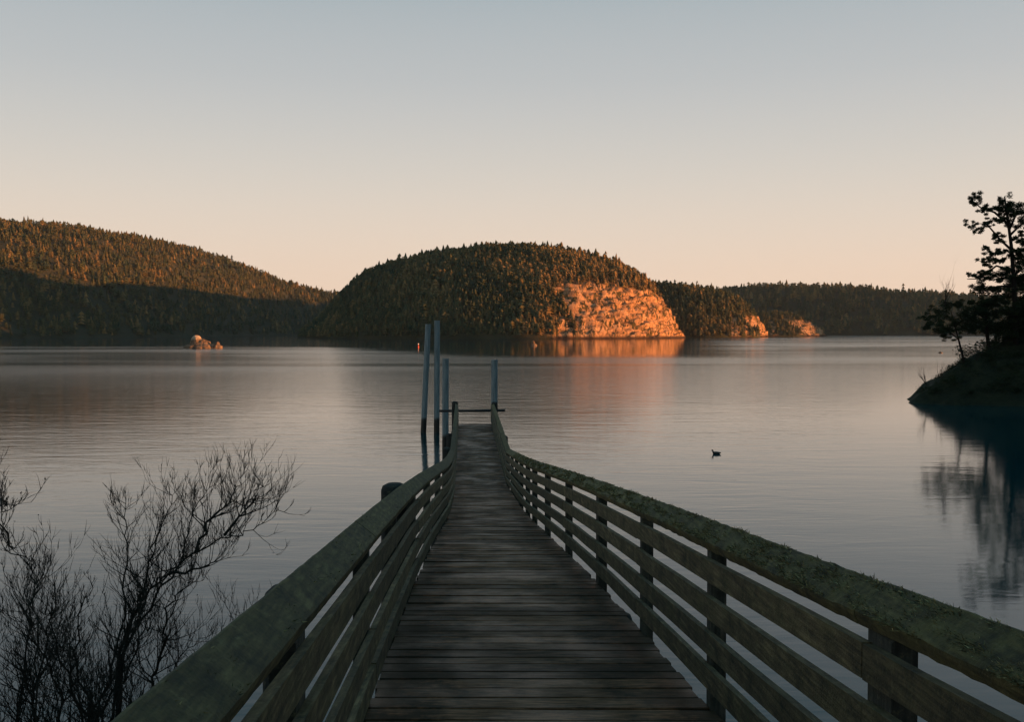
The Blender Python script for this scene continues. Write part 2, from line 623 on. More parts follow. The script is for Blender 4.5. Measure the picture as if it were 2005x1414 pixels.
# one conifer template = stacked ragged skirts; made per tree with numpy
def forest_mesh(name, pos, hgt, rad, loc, layers=5, nside=7, parent=None, matname='forest', flat=None, glow_tint=None):
    clump = np.array([fbm(a, b_, 2.0, 3, 0.02) for a, b_ in np.asarray(pos)[:, :2]])
    n = len(pos)
    pos = np.asarray(pos)
    V = []
    T = []
    kk = np.arange(layers)
    rot = rng.random(n) * 6.28
    rr_ = np.clip(0.45 + clump * 0.5 + rng.normal(0, 0.2, n) + (0 if glow_tint is None else glow_tint(np.asarray(pos))), 0, 1)
    ring = 2 * nside
    nv = layers * (ring + 1)
    vv = np.zeros((n, nv, 3))
    roundish = (rng.random(n) < 0.5)
    lean = rng.normal(0, 0.03, (n, 2))
    for L in range(layers):
        f = L / layers
        prof = np.where(roundish, np.sqrt(np.clip(1 - (f * 1.05 - 0.25) ** 2 * 1.6, 0.05, 1)), (1 - f) ** 0.8 + 0.06)
        a = rot[:, None] + np.arange(ring)[None] * (2 * math.pi / ring) + L * 0.7 + rng.normal(0, 0.12, (n, ring))
        rj = np.where(np.arange(ring)[None] % 2 == 0, 1.0, 0.5) * (1 + rng.normal(0, 0.22, (n, ring)))
        r = rad[:, None] * prof[:, None] * rj
        zb = (0.10 + 0.80 * f) * hgt
        b0 = L * (ring + 1)
        vv[:, b0:b0 + ring, 0] = r * np.cos(a)
        vv[:, b0:b0 + ring, 1] = r * np.sin(a)
        vv[:, b0:b0 + ring, 2] = zb[:, None] + rng.normal(0, 0.03, (n, ring)) * hgt[:, None] + np.where(np.arange(ring)[None] % 2 == 0, 0, 0.05) * hgt[:, None]
        vv[:, b0 + ring, 0] = rng.normal(0, 0.04, n) * rad
        vv[:, b0 + ring, 1] = rng.normal(0, 0.04, n) * rad
        vv[:, b0 + ring, 2] = np.minimum(zb + hgt * np.where(roundish, 0.24, 0.32), hgt)
    vv[:, :, 0] += lean[:, :1] * vv[:, :, 2]
    vv[:, :, 1] += lean[:, 1:] * vv[:, :, 2]
    vv += pos[:, None, :]
    fc = []
    for L in range(layers):
        b0 = L * (ring + 1)
        for j in range(ring):
            fc.append((b0 + j, b0 + (j + 1) % ring, b0 + ring))
    fc = np.array(fc)
    faces = (fc[None] + (np.arange(n) * nv)[:, None, None]).reshape(-1, 3)
    at = np.repeat(rr_, nv)
    return mesh_np(name, vv.reshape(-1, 3), faces, M[matname], False, {'rnd': at}, loc, parent)


def scatter(pt, n, vlo=0.02, vhi=1.25, keep=None, tlo=0.0, thi=1.0):
    """roughly even over the surface"""
    t_ = tlo + rng.random(int(n * 2.4)) * (thi - tlo)
    v_ = vlo + rng.random(int(n * 2.4)) * (vhi - vlo)
    p = pt(t_, v_)
    e = 0.002
    area = np.linalg.norm(np.cross(pt(t_ + e, v_) - p, pt(t_, np.clip(v_ + e, 0, 1.99)) - p)[:, :2] * 0 + np.cross((pt(t_ + e, v_) - p) * [1, 1, 0], (pt(t_, np.clip(v_ + e, 0, 1.99)) - p) * [1, 1, 0])[:, 2:3], axis=1)
    w = area / (np.percentile(area, 97) + 1e-9)
    ok = (rng.random(len(w)) < w) & (p[:, 2] > 1.0)
    if keep is not None:
        ok &= keep(p)
    p = p[ok]
    return p[:n]


def hill(name, ridge, shore, back, ns, nf, nb, polys=(), prof=0.62, amp=3.0, seed=0.0, trees=2000, th=(8, 12), wood_name='forest', vhi=1.2, nscale=0.02, tlabel='', tgroup=None, rough=0.0, clear=None, bpw=1.0, glow_tint=None):
    g, pt = loft(ridge, shore, back, ns, nf, nb, prof, amp, seed, nscale, bpw)
    rk = rockmask(g, polys)
    if rough:
        nn = np.array([fbm(a, b_, c_ * 0.5, 6, 0.06) for a, b_, c_ in g.reshape(-1, 3)]).reshape(rk.shape)
        n2 = np.array([abs(fbm(a, b_, c_ * 0.3, 5, 0.025)) for a, b_, c_ in g.reshape(-1, 3)]).reshape(rk.shape)
        g[..., 2] += rk * np.clip(g[..., 2] / 5, 0, 1) * (nn * rough - n2 * rough * 1.2)
        g[..., 0] += rk * nn * rough * 0.7
        g[..., 1] -= rk * nn * rough * 0.9
    if glow_tint is not None: rk = np.maximum(rk, 0.5 * np.clip(glow_tint(g) / 0.5, 0, 1))  # painted sun glow: ground colour pushed part-way to the rock tone
    a, b_ = g.shape[:2]
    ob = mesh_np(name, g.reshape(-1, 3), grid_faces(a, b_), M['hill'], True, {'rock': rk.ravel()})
    tag(ob, kind='structure')

    def keep(p):
        pn = np.array([fbm(a + 77, b_, c_, 3, 0.05) for a, b_, c_ in p])
        k = (rockmask(p, polys) < 0.5) | ((pn > 0.28) & (rng.random(len(p)) < 0.8))
        if clear is not None:
            k &= clear(p)
        return k
    if trees:
        p = scatter(pt, trees, 0.01, vhi, keep)
        p = p[:trees]
        h_ = rng.uniform(th[0], th[1], len(p)) * (0.6 + 0.7 * rng.random(len(p)))
        if polys: h_ = np.where(rockmask(p, polys) > 0.5, h_ * 0.35, h_)
        r_ = h_ * rng.uniform(0.2, 0.42, len(p))
        h_ *= 1 + (rng.random(len(p)) < 0.06) * rng.uniform(0.15, 0.5, len(p))
        p[:, 2] -= 0.6
        fo = forest_mesh(wood_name, p, h_, r_, (0, 0, 0), layers=4, nside=6, glow_tint=glow_tint)
        tag(fo, tlabel, 'forest', None, 'stuff')
    return pt, g


def ridge_px(pts, Y, sub=8.0):
    """skyline points at depth Y, lowered by the trees that stand on it"""
    o = []
    for q in pts:
        x, y = q[0], q[1]
        yy = q[2] if len(q) > 2 else Y
        p = P(x, y, yy)
        o.append((p.x, p.y, max(1.5, p.z - sub)))
    return o


# --- centre: the domed hill
def resample(pts, n):
    a = np.array(pts, float)
    d = np.concatenate([[0], np.cumsum(np.linalg.norm(np.diff(a[:, :2], axis=0), axis=1))])
    s_ = np.linspace(0, d[-1], n)
    return [tuple(np.interp(q, d, a[:, k]) for k in range(a.shape[1])) for q in s_]


dome_sky = [(585, 668), (625, 625), (660, 584), (690, 556), (720, 534), (770, 517), (830, 503), (900, 493), (960, 487), (1030, 484), (1080, 488), (1150, 499),
            (1200, 514), (1250, 538), (1282, 562), (1305, 588), (1322, 618), (1332, 645), (1338, 668)]
DY = 1060.0
ridge = ridge_px(dome_sky, DY, 4.0)
ridge = resample(ridge, 60)
rx = np.array([q[0] for q in ridge])
x0, x1 = rx[0], rx[-1]
shore, back = [], []
for q in ridge:
    w = (q[0] - x0) / (x1 - x0)
    k = (1 - abs(2 * w - 1) ** 2.6) ** 0.6
    shore.append((q[0] * (1 - 0.14 * k), DY - 5 - 160 * k, 0))
    back.append((q[0], DY + 5 + 230 * k, 0))
rock_polys = [[(1080, 562), (1110, 556), (1150, 553), (1195, 556), (1240, 566), (1275, 574), (1302, 580), (1345, 620), (1345, 680), (1135, 680), (1128, 650), (1112, 622), (1108, 600), (1090, 580)],
              [(1085, 640), (1096, 625), (1108, 622), (1122, 640), (1124, 680), (1084, 680)]]
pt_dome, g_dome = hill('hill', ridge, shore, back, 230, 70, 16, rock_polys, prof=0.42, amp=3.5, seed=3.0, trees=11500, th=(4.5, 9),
                       tlabel='conifer wood covering the domed hill above the orange cliff', rough=3.6, vhi=1.15, bpw=0.5, glow_tint=lambda p: 0.42 * np.clip((p[..., 0] + 5) / 70, 0, 1),  # sun glow on the right flank, painted into tree and ground colour
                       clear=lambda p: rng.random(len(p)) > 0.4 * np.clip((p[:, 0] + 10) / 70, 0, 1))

def conifer_proto(hh):
    root = empty('conifer', (0, 0, 0))
    mb = MB(); mb.tube([(0, 0, -1), (0, 0, hh * 0.5), (0, 0, hh * 0.9)], [0.28, 0.2, 0.06], 6); mb.build('trunk', M['bark'], root)
    c_ = forest_mesh('crown', np.array([[0, 0, hh * 0.12]]), np.array([hh * 0.9]), np.array([hh * random.uniform(0.2, 0.3)]), None, layers=9, nside=8, parent=root)
    return root


protos = []
k_ = 0
for i_, t_ in enumerate(np.linspace(0.10, 0.80, 34)):
    tt = t_ + random.gauss(0, 0.02)
    p = pt_dome(np.array([tt]), np.array([random.uniform(0.93, 1.0)]))[0]
    if len(protos) < 4:
        o = conifer_proto(random.uniform(9, 13)); protos.append(o)
    else:
        src = random.choice(protos)
        o = src.copy(); COL.objects.link(o)
        for ch in src.children:
            c_ = ch.copy(); COL.objects.link(c_); c_.parent = o
    o.location = (p[0], p[1], p[2] - 0.5)
    o.rotation_euler = (0, 0, random.uniform(0, 6.28))
    tag(o, 'dark conifer standing up out of the wood along the skyline of the domed hill', 'tree', 'conifers on the skyline of the domed hill')

# --- left: long wooded hill whose shore runs away from the viewer
lr = ridge_px([(-420, 440, 900), (-150, 434, 1080), (0, 440, 1250), (125, 446, 1330), (260, 464, 1420), (400, 494, 1540), (500, 527, 1640), (560, 551, 1720), (620, 566, 1800), (700, 580, 1900)], 0, 5.5)
ls = [(-700, 250, 0), (-420, 480, 0), (-372, 700, 0), (-352, 850, 0), (-345, 1000, 0), (-335, 1180, 0), (-330, 1350, 0), (-322, 1500, 0), (-300, 1640, 0), (-215, 1760, 0)]
lb = [(x - 500, y + 500, 0) for x, y, z in lr]
LS = 1.30
lr = [(x * LS, y * LS, (z - EYE) * LS + EYE) for x, y, z in lr]
ls = [(x * LS, y * LS, 0) for x, y, z in ls]
lb = [(x - 500, y + 500, 0) for x, y, z in lr]
hill('hill', resample(lr, 40), resample(ls, 40), resample(lb, 40), 110, 50, 10, (), prof=0.55, amp=5.0, seed=8.0, trees=15000, th=(6, 12),
     tlabel='conifer wood on the long hill at the left, upper half in evening sun')

# --- right of the dome: low wooded hill with rocky foot
mr_ = ridge_px([(1230, 560), (1290, 556), (1340, 557), (1400, 568), (1432, 578), (1462, 597), (1482, 618), (1495, 638), (1504, 664)], 1230, 5.0)
ms_ = [(P(1240, 650, 1120).x, 1120, 0), (P(1300, 650, 1110).x, 1110, 0), (P(1340, 650, 1110).x, 1110, 0), (P(1385, 650, 1105).x, 1105, 0), (P(1420, 650, 1110).x, 1110, 0), (P(1450, 650, 1120).x, 1120, 0),
       (P(1475, 650, 1140).x, 1140, 0), (P(1493, 650, 1180).x, 1180, 0), (P(1505, 650, 1228).x, 1228, 0)]
mb_ = [(x, y + 220, 0) for x, y, z in mr_]
hill('hill', resample(mr_, 30), resample(ms_, 30), resample(mb_, 30), 70, 26, 10,
     [[(1430, 612), (1442, 618), (1448, 636), (1446, 680), (1436, 680), (1434, 640)], [(1448, 624), (1478, 618), (1498, 632), (1512, 650), (1512, 680), (1490, 680), (1484, 645), (1466, 634)], [(1458, 640), (1468, 645), (1472, 680), (1462, 680)]],
     prof=0.5, amp=3.0, seed=12.0, trees=2600, th=(5, 9), tlabel='conifer wood on the low hill just right of the orange cliff', rough=4.0)

# --- rocky point beyond it
pr = ridge_px([(1440, 622), (1480, 612), (1530, 609), (1568, 618), (1598, 634), (1612, 650), (1617, 662)], 1400, 3.5)
ps = [(P(x, 650, y).x, y, 0) for x, y in ((1435, 1300), (1475, 1290), (1520, 1290), (1560, 1300), (1595, 1330), (1610, 1360), (1618, 1395))]
pb = [(x, y + 90, 0) for x, y, z in pr]
hill('hill', resample(pr, 24), resample(ps, 24), resample(pb, 24), 60, 20, 8,
     [[(1542, 630), (1575, 629), (1600, 634), (1625, 650), (1625, 690), (1580, 690), (1572, 652), (1552, 641)], [(1508, 632), (1516, 632), (1520, 690), (1510, 690)]],
     prof=0.5, amp=2.0, seed=15.0, trees=600, th=(4, 7), tlabel='conifers on the low point with an orange rocky tip', rough=3.0)

# --- hidden saddle added behind the dome to throw the far shade on the left hill
br = [(90, 1130, 84), (105, 1250, 95), (120, 1450, 96), (135, 1650, 92), (130, 1850, 90), (125, 2050, 86), (120, 2250, 60)]
bs = [(20, y, 0) for x, y, z in br]
bb = [(x + 45, y, 0) for x, y, z in br]
hill('hill', resample(br, 20), resample(bs, 20), resample(bb, 20), 40, 14, 10, (), prof=0.6, amp=3.0, seed=19.0, trees=0)

# --- far right: long even ridge
fr = ridge_px([(1150, 590), (1300, 572), (1420, 566), (1480, 560), (1550, 558), (1650, 560), (1750, 570), (1850, 575), (1950, 582), (2100, 588), (2400, 580), (2800, 600)], 2150, 9.0)
fs = [(x * 0.84, 1820 - 0.05 * abs(x), 0) for x, y, z in fr]
fb = [(x, 2900, 0) for x, y, z in fr]
hill('hill', resample(fr, 40), resample(fs, 40), resample(fb, 40), 90, 20, 8, (), prof=0.5, amp=5.0, seed=23.0, trees=9000, th=(9, 16),
     tlabel='dark conifer wood along the far ridge at the right', nscale=0.01)

er = [(1150, 2050, 90), (1250, 1850, 128), (1330, 1650, 125), (1380, 1450, 110), (1400, 1250, 70), (1400, 1150, 8)]  # unseen hill added off to the right, shades the far ridge
es = [(1000, 1960, 0), (1120, 1760, 0), (1200, 1600, 0), (1250, 1430, 0), (1290, 1260, 0), (1320, 1150, 0)]
eb = [(x + 350, y + 100, 0) for x, y, z in er]
hill('hill', er, es, eb, 40, 14, 10, (), prof=0.55, amp=4.0, seed=31.0, trees=900, th=(10, 16), tlabel='conifer wood on the unseen hill added to shade the far ridge')

# --- far left backdrop and an unseen hill added across the bay to shade the left hill
ca, sa = math.cos(SUN_A), math.sin(SUN_A)


def ut(u, t_, z=0.0):
    return (t_ * ca + u * sa, -t_ * sa + u * ca, z)


hr = [ut(470, 700, 6), ut(500, 700, 110), ut(565, 700, 132), ut(635, 700, 136), ut(715, 700, 135), ut(775, 700, 134), ut(840, 700, 132), ut(878, 700, 118), ut(890, 700, 5)]
hs = [ut(466 + 53 * i, 540) for i in range(9)]
hb = [ut(466 + 53 * i, 950) for i in range(9)]
hill('hill', hr, resample(hs, 9), resample(hb, 9), 40, 14, 14, (), prof=0.6, amp=3.0, seed=27.0, trees=900, th=(9, 14),
     tlabel='conifer wood on the unseen hill added across the bay for its shadow')


# ------------------------------------------------------------------ near land: headland on the right, bank under the pier
def dist_poly(x, y, poly):
    d = np.full(x.shape, 1e9)
    for i in range(len(poly)):
        a = np.array(poly[i]); b_ = np.array(poly[(i + 1) % len(poly)])
        ab = b_ - a
        t_ = np.clip(((x - a[0]) * ab[0] + (y - a[1]) * ab[1]) / (ab @ ab), 0, 1)
        d = np.minimum(d, np.hypot(x - a[0] - t_ * ab[0], y - a[1] - t_ * ab[1]))
    return np.where(inpoly(x, y, poly), d, -d)


HEAD = [(35.8, 90), (37.8, 87.5), (44, 86), (55, 83), (75, 72), (95, 45), (70, 5), (20, -18), (4, 1.0), (2.5, 4), (-1.0, 4.5), (-3.0, 9.0), (-4.6, 12), (-8, 14), (-14, 16), (-30, 16), (-70, 10),
        (-120, -30), (-120, -200), (400, -250), (420, 160), (120, 165), (70, 130), (48, 108), (38, 96)]


def near_h(x, y):
    d = dist_poly(x, y, HEAD)
    z = np.where(d > 0, 48 * (1 - np.exp(-d * 0.80 / 48)), d * 0.5)
    # the pier's own bank is gentler
    k = np.clip(1 - (x - 5) / 60, 0, 1) * np.clip((60 - y) / 30, 0, 1)
    zb = np.where(d > 0, np.minimum(6.0, d * 0.52) + np.clip(d - 12, 0, 80) * 0.35, d * 0.5)
    return z * (1 - k) + zb * k + 2.0 * np.exp(-((x + 4.0) ** 2 + (y - 6.6) ** 2) / 3.0)


def near_patch(name, xs, ys, amp, sc_):
    X, Y = np.meshgrid(xs, ys, indexing='ij')
    Z = near_h(X, Y)
    nz = np.array([fbm(a, b_, 4.0, 6, sc_) for a, b_ in zip(X.ravel(), Y.ravel())]).reshape(Z.shape)
    Z = Z + nz * amp * np.clip(Z / 2 + 0.3, 0.1, 1)
    # keep the ground below the deck
    under = np.exp(-((X - 0.4) / 2.2) ** 2) * (Y > -6)
    lim = 3.9 - 0.0985 * np.clip(Y, -6, 60)
    Z = np.where((np.abs(X - 0.4) < 2.0) & (Y > -8), np.minimum(Z, lim), Z)
    g = np.stack([X, Y, Z], -1)
    ob = mesh_np(name, g.reshape(-1, 3), grid_faces(len(xs), len(ys)), M['bank'], True, {'rock': np.zeros(g.size // 3)})
    tag(ob, kind='structure')
    return ob


near_patch('bank', np.arange(-40, 30.1, 0.5), np.arange(-30, 26.1, 0.5), 0.5, 0.35)
near_patch('headland', np.concatenate([np.arange(30, 70, 0.6), np.arange(70, 330, 5.0)]), np.concatenate([np.arange(-140, 70, 5.0), np.arange(70, 130, 0.7), np.arange(130, 180, 5.0)]), 0.8, 0.3)


def gz(x, y):
    a = np.array([[x]]); b_ = np.array([[y]])
    return float(near_h(a, b_)[0, 0])


# wood that crowns the headland outside the frame and shades the bay
p = []
while len(p) < 700:
    x, y = random.uniform(56, 240), random.uniform(-60, 118)
    if x < y * 0.56 + 6: continue
    z = gz(x, y)
    if z > 4: p.append((x, y, z - 0.5))
p = np.array(p)
h_ = rng.uniform(11, 18, len(p))
tag(forest_mesh('forest', p, h_, h_ * rng.uniform(0.18, 0.28, len(p)), (0, 0, 0), layers=8, nside=8, matname='needles'),
    'dark wood on the near headland beyond the right edge of the view', 'forest', None, 'stuff')


# ------------------------------------------------------------------ the pier
def cl(d): return 0.437 - 0.0458 * d


HWT = [(-8, 1.145), (7, 1.145), (10, 1.13), (13, 1.08), (16.5, 0.98), (18.6, 0.91), (22, 0.88), (30.8, 0.93), (51, 0.98)]


def hw(d): return float(np.interp(d, [q[0] for q in HWT], [q[1] for q in HWT]))


BEND, END = 30.8, 51.2


def dz_(d): return EYE - 1.67 - 0.0985 * min(d, BEND)


pier = empty('pier', (cl(0), 0, dz_(0)))
tag(pier, 'narrow wooden pier with mossy plank railings running down over the bay', 'pier')

# deck: damp planks laid across; each a little out of true
dk = MB()
d = -6.0
while d < END:
    wd = random.choice([0.2, 0.235, 0.235, 0.24, 0.245])
    c0, c1 = cl(d), cl(d + wd)
    hl = hw(d) - 0.125
    e0, e1 = random.uniform(-0.012, 0.02), random.uniform(-0.012, 0.02)
    z0, z1 = dz_(d), dz_(d + wd)
    jz = random.uniform(-0.004, 0.004)
    tl = random.uniform(-0.004, 0.004)
    xs = np.linspace(-hl - e0, hl + e1, 9)
    rings = []
    for xx in xs:
        cz = random.uniform(-0.0015, 0.0015) + jz + tl * xx
        ey = random.uniform(-0.002, 0.002)
        rings.append([(c0 + xx, d + 0.006 + ey, z0 - 0.045 + cz), (c0 + xx, d + 0.006 + ey, z0 - 0.006 + cz), (c0 + xx, d + 0.012 + ey, z0 + cz),
                      (c1 + xx, d + wd - 0.010 + ey, z1 + cz), (c1 + xx, d + wd - 0.004 + ey, z1 - 0.006 + cz), (c1 + xx, d + wd - 0.004 + ey, z1 - 0.045 + cz)])
    dk.sweep(rings)
    d += wd
deck = dk.build('deck', M['deck'], pier)

def path_ds(a, b_, step=1.0):
    ks = [a]
    x = a
    while x + step < b_ - 0.3:
        x += step
        ks.append(x)
    ks.append(b_)
    if a < BEND < b_:
        ks = sorted(set(ks + [BEND]))
    return ks


def beam(mb, a, b_, xo0, xo1, z0, z1, side, step=1.2, jit=0.0, taper=True):
    """long member parallel to the deck; xo measured inward from the outer rail line"""
    rings = []
    for d in path_ds(a, b_, step):
        xa, xb = cl(d) + side * (hw(d) - xo0), cl(d) + side * (hw(d) - xo1)
        z = dz_(d) + random.uniform(-jit, jit)
        y = d
        r = [(xa, y, z + z0), (xb, y, z + z0), (xb, y, z + z1), (xa, y, z + z1)]
        rings.append(r if side > 0 else r[::-1])
    mb.sweep(rings)


for s_ in (-0.8, 0.0, 0.8):
    mb = MB()
    rings = []
    for d in path_ds(-6, END - 0.1, 2.0):
        x = cl(d) + s_ * (hw(d) - 0.2)
        z = dz_(d) - 0.05
        rings.append([(x - 0.05, d, z - 0.28), (x + 0.05, d, z - 0.28), (x + 0.05, d, z), (x - 0.05, d, z)])
    mb.sweep(rings)
    mb.build('stringer', M['post'], pier)

ST = [-3.6, -1.2, 1.3, 3.62, 6.05, 8.35, 11.0, 13.85, 16.5, 18.6, 20.4, 22.6, 25.0, 27.8, 30.6, 33.3, 36.0, 38.7, 41.4, 44.1, 46.8, 49.2, 51.0]
RAILS = [(0.13, 0.26), (0.345, 0.475), (0.56, 0.69), (0.775, 0.905)]
CAPJ = {-1: [-4, 6.25, 14.0, 20.4, BEND, 38.7, 46.8, END], 1: [-4, 3.7, 8.4, 16.5, 22.6, BEND, 36.0, 44.1, END]}
BOARDJ = {-1: [-4, 1.3, 6.05, 11.0, 16.5, 20.4, 25.0, 30.8, 36.0, 41.4, 46.8, 51.2], 1: [-4, 3.62, 8.35, 13.85, 18.6, 22.6, 27.8, 30.8, 36.0, 41.4, 46.8, 51.2]}

for side in (-1, 1):
    rl = empty('railing', (0, 0, 0))
    rl.parent = pier
    rl.location = (side * 1.0, 0, 0)
    if side < 0: rl['label'] = 'left railing with bare weathered cap boards'
    else: rl['label'] = 'right railing with thick shaggy moss on its cap boards'
    for d in ST:
        mb = MB()
        dd = 0.2 if d in (3.62, 11.0) else 0.1
        ya, yb = d - dd, d
        h_out, h_in = 0.035, 0.125
        pr_ = []
        for y in (ya, yb):
            xa, xb = cl(y) + side * (hw(y) - 0.03), cl(y) + side * (hw(y) - 0.122)
            pr_.append((xa, xb, y))
        z = dz_(d)
        (xa, xb, y0), (xc, xd, y1) = pr_
        vs = [(xa, y0, z - 0.42), (xb, y0, z - 0.42), (xd, y1, z - 0.42), (xc, y1, z - 0.42), (xa, y0, z + 1.02), (xb, y0, z + 0.955), (xd, y1, z + 0.955), (xc, y1, z + 1.02)]
        mb.add(vs, [(0, 3, 2, 1), (4, 5, 6, 7), (0, 1, 5, 4), (1, 2, 6, 5), (2, 3, 7, 6), (3, 0, 4, 7)])
        mb.build('post', M['post'], rl)
    J = BOARDJ[side]
    for a, b_ in zip(J[:-1], J[1:]):
        for k, (z0, z1) in enumerate(RAILS):
            mb = MB()
            o = random.uniform(-0.01, 0.01)
            beam(mb, a - 0.045 + random.uniform(0, .004), b_ - 0.051, 0.125, 0.163 + random.uniform(-0.002, 0.002), z0 + o, z1 + o, side, 0.8, 0.003)
            mb.build('rail_board', M['board'], rl)
    J = CAPJ[side]
    for a, b_ in zip(J[:-1], J[1:]):
        mb = MB()
        rings = []
        ds = path_ds(a + 0.004, b_ - 0.004, 0.07 if b_ < 12 else 0.3)
        oj = random.uniform(-0.006, 0.006)
        for d in ds:
            x = cl(d) + side * hw(d)
            z = dz_(d) + 1.1 + oj
            # tilted cap board: profile from the outer foot over the top down to the inner lip
            prof = [(0.0, -0.052), (-0.004, -0.012), (-0.010, -0.001), (-0.02, 0.0), (-0.06, -0.03), (-0.10, -0.062), (-0.132, -0.088), (-0.143, -0.100), (-0.140, -0.116), (-0.126, -0.150), (-0.11, -0.142), (-0.05, -0.095)]
            r = []
            for k, (px_, pz_) in enumerate(prof):
                n_ = mn.noise(Vector((px_ * 25, d * 9, side * 5 + oj * 100))) * (0.008 if side > 0 else 0.003)
                r.append((x + side * (px_ + n_ * 0.4), d, z + pz_ + n_))
            rings.append(r if side < 0 else r[::-1])
        mb.sweep(rings)
        mb.build('cap_rail', M['cap'] if side > 0 else M['cap_plain'], rl, smooth=False)
    # moss: short ragged blades over the cap
    nb = 42000 if side > 0 else 4000
    u = rng.random(nb)
    dd = 1.6 + (u ** 2.0) * (24.0 if side > 0 else 12)
    vv = rng.random(nb)
    cl_n = np.array([mn.noise(Vector((a * 2.2, b_ * 3, side * 3.0))) + 0.6 * mn.noise(Vector((a * 7, b_ * 5, 1.0))) for a, b_ in zip(dd, vv)])
    ok = cl_n > (-0.08 if side > 0 else 0.25)
    dd, vv, cn = dd[ok], vv[ok], cl_n[ok]
    n = len(dd)
    hwv = np.interp(dd, [q[0] for q in HWT], [q[1] for q in HWT])
    px_ = -0.012 - vv * 0.128
    pz_ = -vv * 0.098 + 0.0
    base = np.stack([0.437 - 0.0458 * dd + side * (hwv + px_), dd, EYE - 1.67 - 0.0985 * dd + 1.1 + pz_ - 0.002], -1)
    L_ = rng.uniform(0.014, 0.04, n) * (0.7 + np.clip(cn, 0, 1)) * (1 if side > 0 else 0.6)
    dirv = np.stack([side * rng.normal(-0.35, 0.5, n), rng.normal(0, 0.6, n), rng.uniform(0.15, 0.8, n)], -1)
    dirv /= np.linalg.norm(dirv, axis=1, keepdims=True)
    sd = np.cross(dirv, rng.normal(0, 1, (n, 3)))
    sd /= np.linalg.norm(sd, axis=1, keepdims=True)
    wdt = (0.0022 + 0.0009 * dd / 4)[:, None]
    vts = np.stack([base - sd * wdt, base + sd * wdt, base + dirv * L_[:, None] - [0, 0, 1] * (L_[:, None] * 0.25)], 1).reshape(-1, 3)
    fcs = np.arange(n * 3).reshape(-1, 3)
    off = Vector(pier.location) + Vector(rl.location)
    mo = mesh_np('moss', vts - np.array(off), fcs, M['moss'], False, {'rnd': np.repeat(np.clip(rng.normal(0.45, 0.25, n), 0, 1), 3)}, None, rl)
    mo['kind'] = 'stuff'
    mo['label'] = 'shaggy olive moss on the railing cap' if side > 0 else 'thin patches of moss on the railing cap'

# creosoted bent piles that carry the pier, each just outside the railing
for d, tops in ((4.1, (1.03, -0.34)), (11.0, (1.09, -0.34)), (20.4, (0.3, -0.34)), (30.2, (1.16, 0.3)), (40.5, (0.6, 0.5)), (50.6, (1.2, 1.17))):
    for side, tp in zip((-1, 1), tops):
        r = 0.15 if d < 40 else 0.16
        if d == 30.2: r = 0.13
        x = cl(d) + side * (hw(d) + (r * 0.75 if side < 0 else r - 0.02))
        if d == 4.1 and side < 0: x, r = -0.94, 0.085
        if d > 50: x = cl(d) + side * (hw(d) + 0.02)
        zt = dz_(d) + tp
        mb = MB()
        mb.tube([(x, d, -2.5), (x, d, 0), (x, d, zt - 0.08), (x, d, zt - 0.03), (x, d, zt)], [r * 1.1, r * 1.08, r, r * 0.88, r * 0.5], 14)
        mb.build('timber_pile', M['pile'], pier, smooth=True)
    x0, x1 = cl(d) - hw(d) - 0.2, cl(d) + hw(d) + 0.2
    mb = MB()
    mb.box((x0, d - 0.1, dz_(d) - 0.62), (x1, d + 0.1, dz_(d) - 0.335))
    mb.build('cross_beam', M['post'], pier)

# pipe laid across the seaward end
mb = MB()
a = P(860, 805, 51.6); b_ = P(989, 804, 51.6)
mb.tube([a, b_], 0.065, 10)
mb.build('crossbar', M['iron'], pier, smooth=True)

# ------------------------------------------------------------------ four galvanised piles
for (bx, by, bd, tx, ty, dia, lab) in (
        (829, 848, 63.5, 838.5, 636, 0.36, 'leaning galvanised pipe pile, leftmost of four beside the end of the pier'),
        (855, 848, 63.5, 856, 629, 0.36, 'tallest galvanised pipe pile, second from the left by the end of the pier'),
        (872, 884, 53.2, 872.5, 704, 0.345, 'shorter galvanised pipe pile just left of the end of the railing'),
        (968, 884, 53.2, 968, 706, 0.345, 'galvanised pipe pile rising behind the right end of the railing')):
    bp, tp = P(bx, by, bd), P(tx, ty, bd)
    bp.z = 0
    root = empty('steel_pile', (bp.x, bp.y, 0))
    tag(root, lab, 'pile', 'galvanised piles at the end of the pier')
    dr = (tp - bp) / tp.z
    mb = MB()
    r = dia / 2
    mb.tube([bp - dr * 3, bp, bp + dr * 2, tp], r, 20)
    mb.build('pipe', M['galv'], root, smooth=False)
    mb = MB()
    mb.tube([tp, tp + Vector((0, 0, 0.04))], r * 1.03, 20)
    mb.build('end_cap', M['galv'], root)


